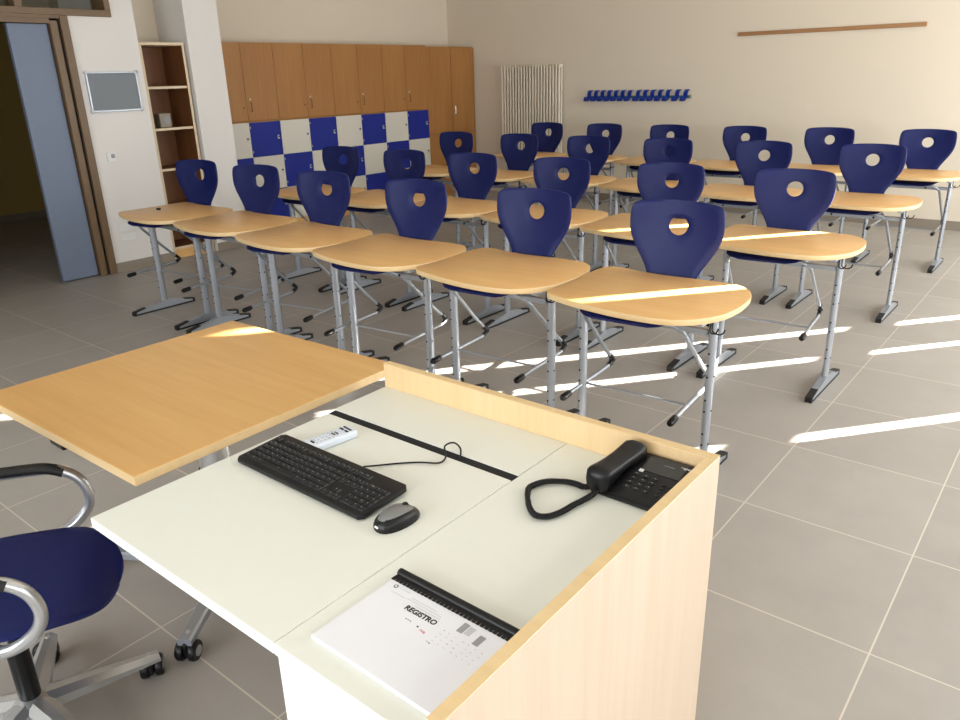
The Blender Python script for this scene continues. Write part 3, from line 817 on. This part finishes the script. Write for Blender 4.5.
mk(.036, .048, .048, .072, 'inkg'); mk(.076, .088, .040, .064, 'inkg'); mk(.050, .062, .050, .070, 'inkl')
for i in range(7):
    for j in range(4):
        x = .018+i*.014+random.uniform(-.002, .002); yv = .036-j*.010-i*.0006
        mk(x, x+random.uniform(.001, .004), yv, yv+.0011, random.choice(['inkg', 'inkl', 'inkl']))
mk(.014, .018, .000, .0012, 'inkg'); mk(.020, .0225, -.0015, .0003, 'ink')
b.build('printed_marks', None, t)
b = MB()
for x0, y0, x1, y1 in ((-.012, .0115, -.0105, .0145), (-.0105, .0145, -.0075, .0140), (-.0085, .0115, -.006, .0125), (-.0045, .0110, -.0035, .0140), (-.0035, .0140, -.0005, .0135), (-.004, .0108, 0, .0105)):
    b.tube([(x0, y0, .0083), (x1, y1, .0083)], .00045, 'inkr', 6)
b.build('red_marks', None, t)
# telephone
t = empty('desk_telephone', (-.648, 1.352, TZ)); tag(t, 'black corded desk telephone in the corner of the raised rim', 'telephone')
b = MB(); tb = bmesh.new()
pf = [(-.082, 0), (-.082, .012), (-.070, .021), (.070, .046), (.082, .044), (.082, 0)]
A = [tb.verts.new((-.092, y_, z_)) for y_, z_ in pf]; B = [tb.verts.new((.092, y_, z_)) for y_, z_ in pf]
tb.faces.new(A); tb.faces.new(B[::-1])
for i in range(6): tb.faces.new((A[i], B[i], B[(i+1) % 6], A[(i+1) % 6]))
bmesh.ops.recalc_face_normals(tb, faces=tb.faces[:]); bmesh.ops.bevel(tb, geom=tb.edges[:], offset=.003, segments=2, affect='EDGES')
b.add(tb, 'black'); b.build('base', None, t, smooth=35)
sl = math.atan2(.025, .14); face = T(0, -.070, .021) @ Matrix.Rotation(sl, 4, 'X')
b = MB(); b.box(-.022, .070, .085, .140, 0, .002, 'screen', .001, rot=face); b.build('index_window', None, t)
for r in range(4):
    for c_ in range(3): MB().box(-.020+c_*.022-.0065, -.020+c_*.022+.0065, .018+r*.016-.004, .018+r*.016+.004, 0, .0035, 'key', .0015, rot=face).build('key', None, t)
for r in range(4):
    for c_ in range(2): MB().box(.050+c_*.014-.004, .050+c_*.014+.004, .018+r*.013-.003, .018+r*.013+.003, 0, .003, 'key', .001, rot=face).build('key', None, t)
for r in range(4):
    for c_ in range(3): MB().box(-.021+c_*.022, -.0185+c_*.022, .018+r*.016, .020+r*.016, .0035, .0037, 'keyprint', rot=face).build('key_print', None, t)
tag(MB().box(-.022, -.012, .078, .086, 0, .002, 'plastic_w', rot=face).build('label', None, t), 'small white label')
MB().box(.055, .085, .128, .130, 0, .0022, 'inkl', rot=face).build('printed_line', None, t)
MB().box(.062, .068, .124, .127, 0, .0022, 'inkl', rot=face).build('printed_mark', None, t)
MB().box(.02, .045, .118, .119, .0019, .0023, 'inkg', rot=face).build('printed_line', None, t)
b = MB(); tb = bmesh.new(); rg = []
n = 22
for i in range(n+1):
    f = i/n; yy = -.096+.168*f
    hz_ = .014+.012*math.sin(PI*f)
    arch = .018*math.sin(PI*f)
    w_ = .0265+.004*abs(math.cos(PI*f))**2
    th_ = .016+.012*abs(math.cos(PI*f))**3
    e = min(1, min(f, 1-f)*9+.45); w_ *= e
    zc = .036+.075*(yy+.096)+arch*.45
    sec = []
    for k in range(14):
        a = 2*PI*k/14; ca, sa = math.cos(a), math.sin(a)
        sec.append(tb.verts.new((-.064+.10*yy+math.copysign(abs(ca)**.6, ca)*w_, yy, zc+math.copysign(abs(sa)**.7, sa)*th_*(e**.5))))
    rg.append(sec)
for A, B in zip(rg, rg[1:]):
    for j in range(14): tb.faces.new((A[j], A[(j+1) % 14], B[(j+1) % 14], B[j]))
tb.faces.new(rg[0][::-1]); tb.faces.new(rg[-1]); bmesh.ops.recalc_face_normals(tb, faces=tb.faces[:]); b.add(tb, 'black'); b.build('handset', None, t, smooth=60)
b = MB()
cp = spline([(-.712, 1.262, .778), (-.722, 1.235, .770), (-.732, 1.19, .769), (-.738, 1.15, .769), (-.752, 1.120, .769), (-.778, 1.112, .769), (-.812, 1.140, .769), (-.845, 1.185, .769), (-.846, 1.212, .769), (-.832, 1.240, .769), (-.80, 1.262, .769), (-.775, 1.268, .769), (-.752, 1.268, .769), (-.738, 1.284, .772), (-.724, 1.278, .778)], 60)
hel = []; ph = 0
for i, q in enumerate(cp):
    a = cp[max(0, i-1)]; c_ = cp[min(len(cp)-1, i+1)]; tn = (c_-a).normalized(); si = tn.cross(Vector((0, 0, 1))).normalized(); up = si.cross(tn)
    if i: ph += (q-cp[i-1]).length/.0042*2*PI
    rr = .0052*min(1, min(i, len(cp)-1-i)/40)
    hel.append((q+si*math.cos(ph)*rr+up*math.sin(ph)*rr))
# resample helix finely enough
b.tube(hel, .0021, 'black', 5); b.tube(cp[::6], .0038, 'black', 6)
o = b.build('coiled_cord', None, t, smooth=80); o.data.transform(T(.648, -1.352, -TZ))

# ------------------------------------------------------------------ light
def area(name, loc, rot, sx_, sy, power, col):
    l = bpy.data.lights.new(name, 'AREA'); l.shape = 'RECTANGLE'; l.size = sx_; l.size_y = sy; l.energy = power; l.color = col
    o = bpy.data.objects.new(name, l); COL.objects.link(o); o.location = loc; o.rotation_euler = rot
    return o
for (a, c), pw in zip(WIN, (38, 100, 140)):
    area('window_daylight', (XR-.03, (a+c)/2, 1.4), (0, PI/2, 0), 1.85, c-a-.05, pw, (.95, .975, 1))
area('window_daylight', (-1.7, YF+.03, 1.65), (PI/2, 0, 0), 4.4, 1.4, 135, (.96, .98, 1))  # lamp for the added front window, brightens faces turned toward it
sun = bpy.data.lights.new('sun', 'SUN'); sun.energy = 170; sun.angle = math.radians(.4); sun.color = (1, .95, .86)
so = bpy.data.objects.new('sun', sun); COL.objects.link(so)
az = math.radians(51.3); el = math.radians(14)
dv = Vector((math.cos(az)*math.cos(el), math.sin(az)*math.cos(el), math.sin(el)))
so.rotation_euler = dv.to_track_quat('Z', 'Y').to_euler(); so.location = (8, 12, 4)
wd = bpy.data.worlds.new('world'); sc.world = wd; wd.use_nodes = True
bg = wd.node_tree.nodes['Background']; bg.inputs[0].default_value = (.55, .7, 1, 1); bg.inputs[1].default_value = 1.
sc.view_settings.view_transform = 'Standard'; sc.view_settings.look = 'None'; sc.view_settings.exposure = 0.1; sc.view_settings.gamma = 1
sc.view_settings.use_curve_mapping = False
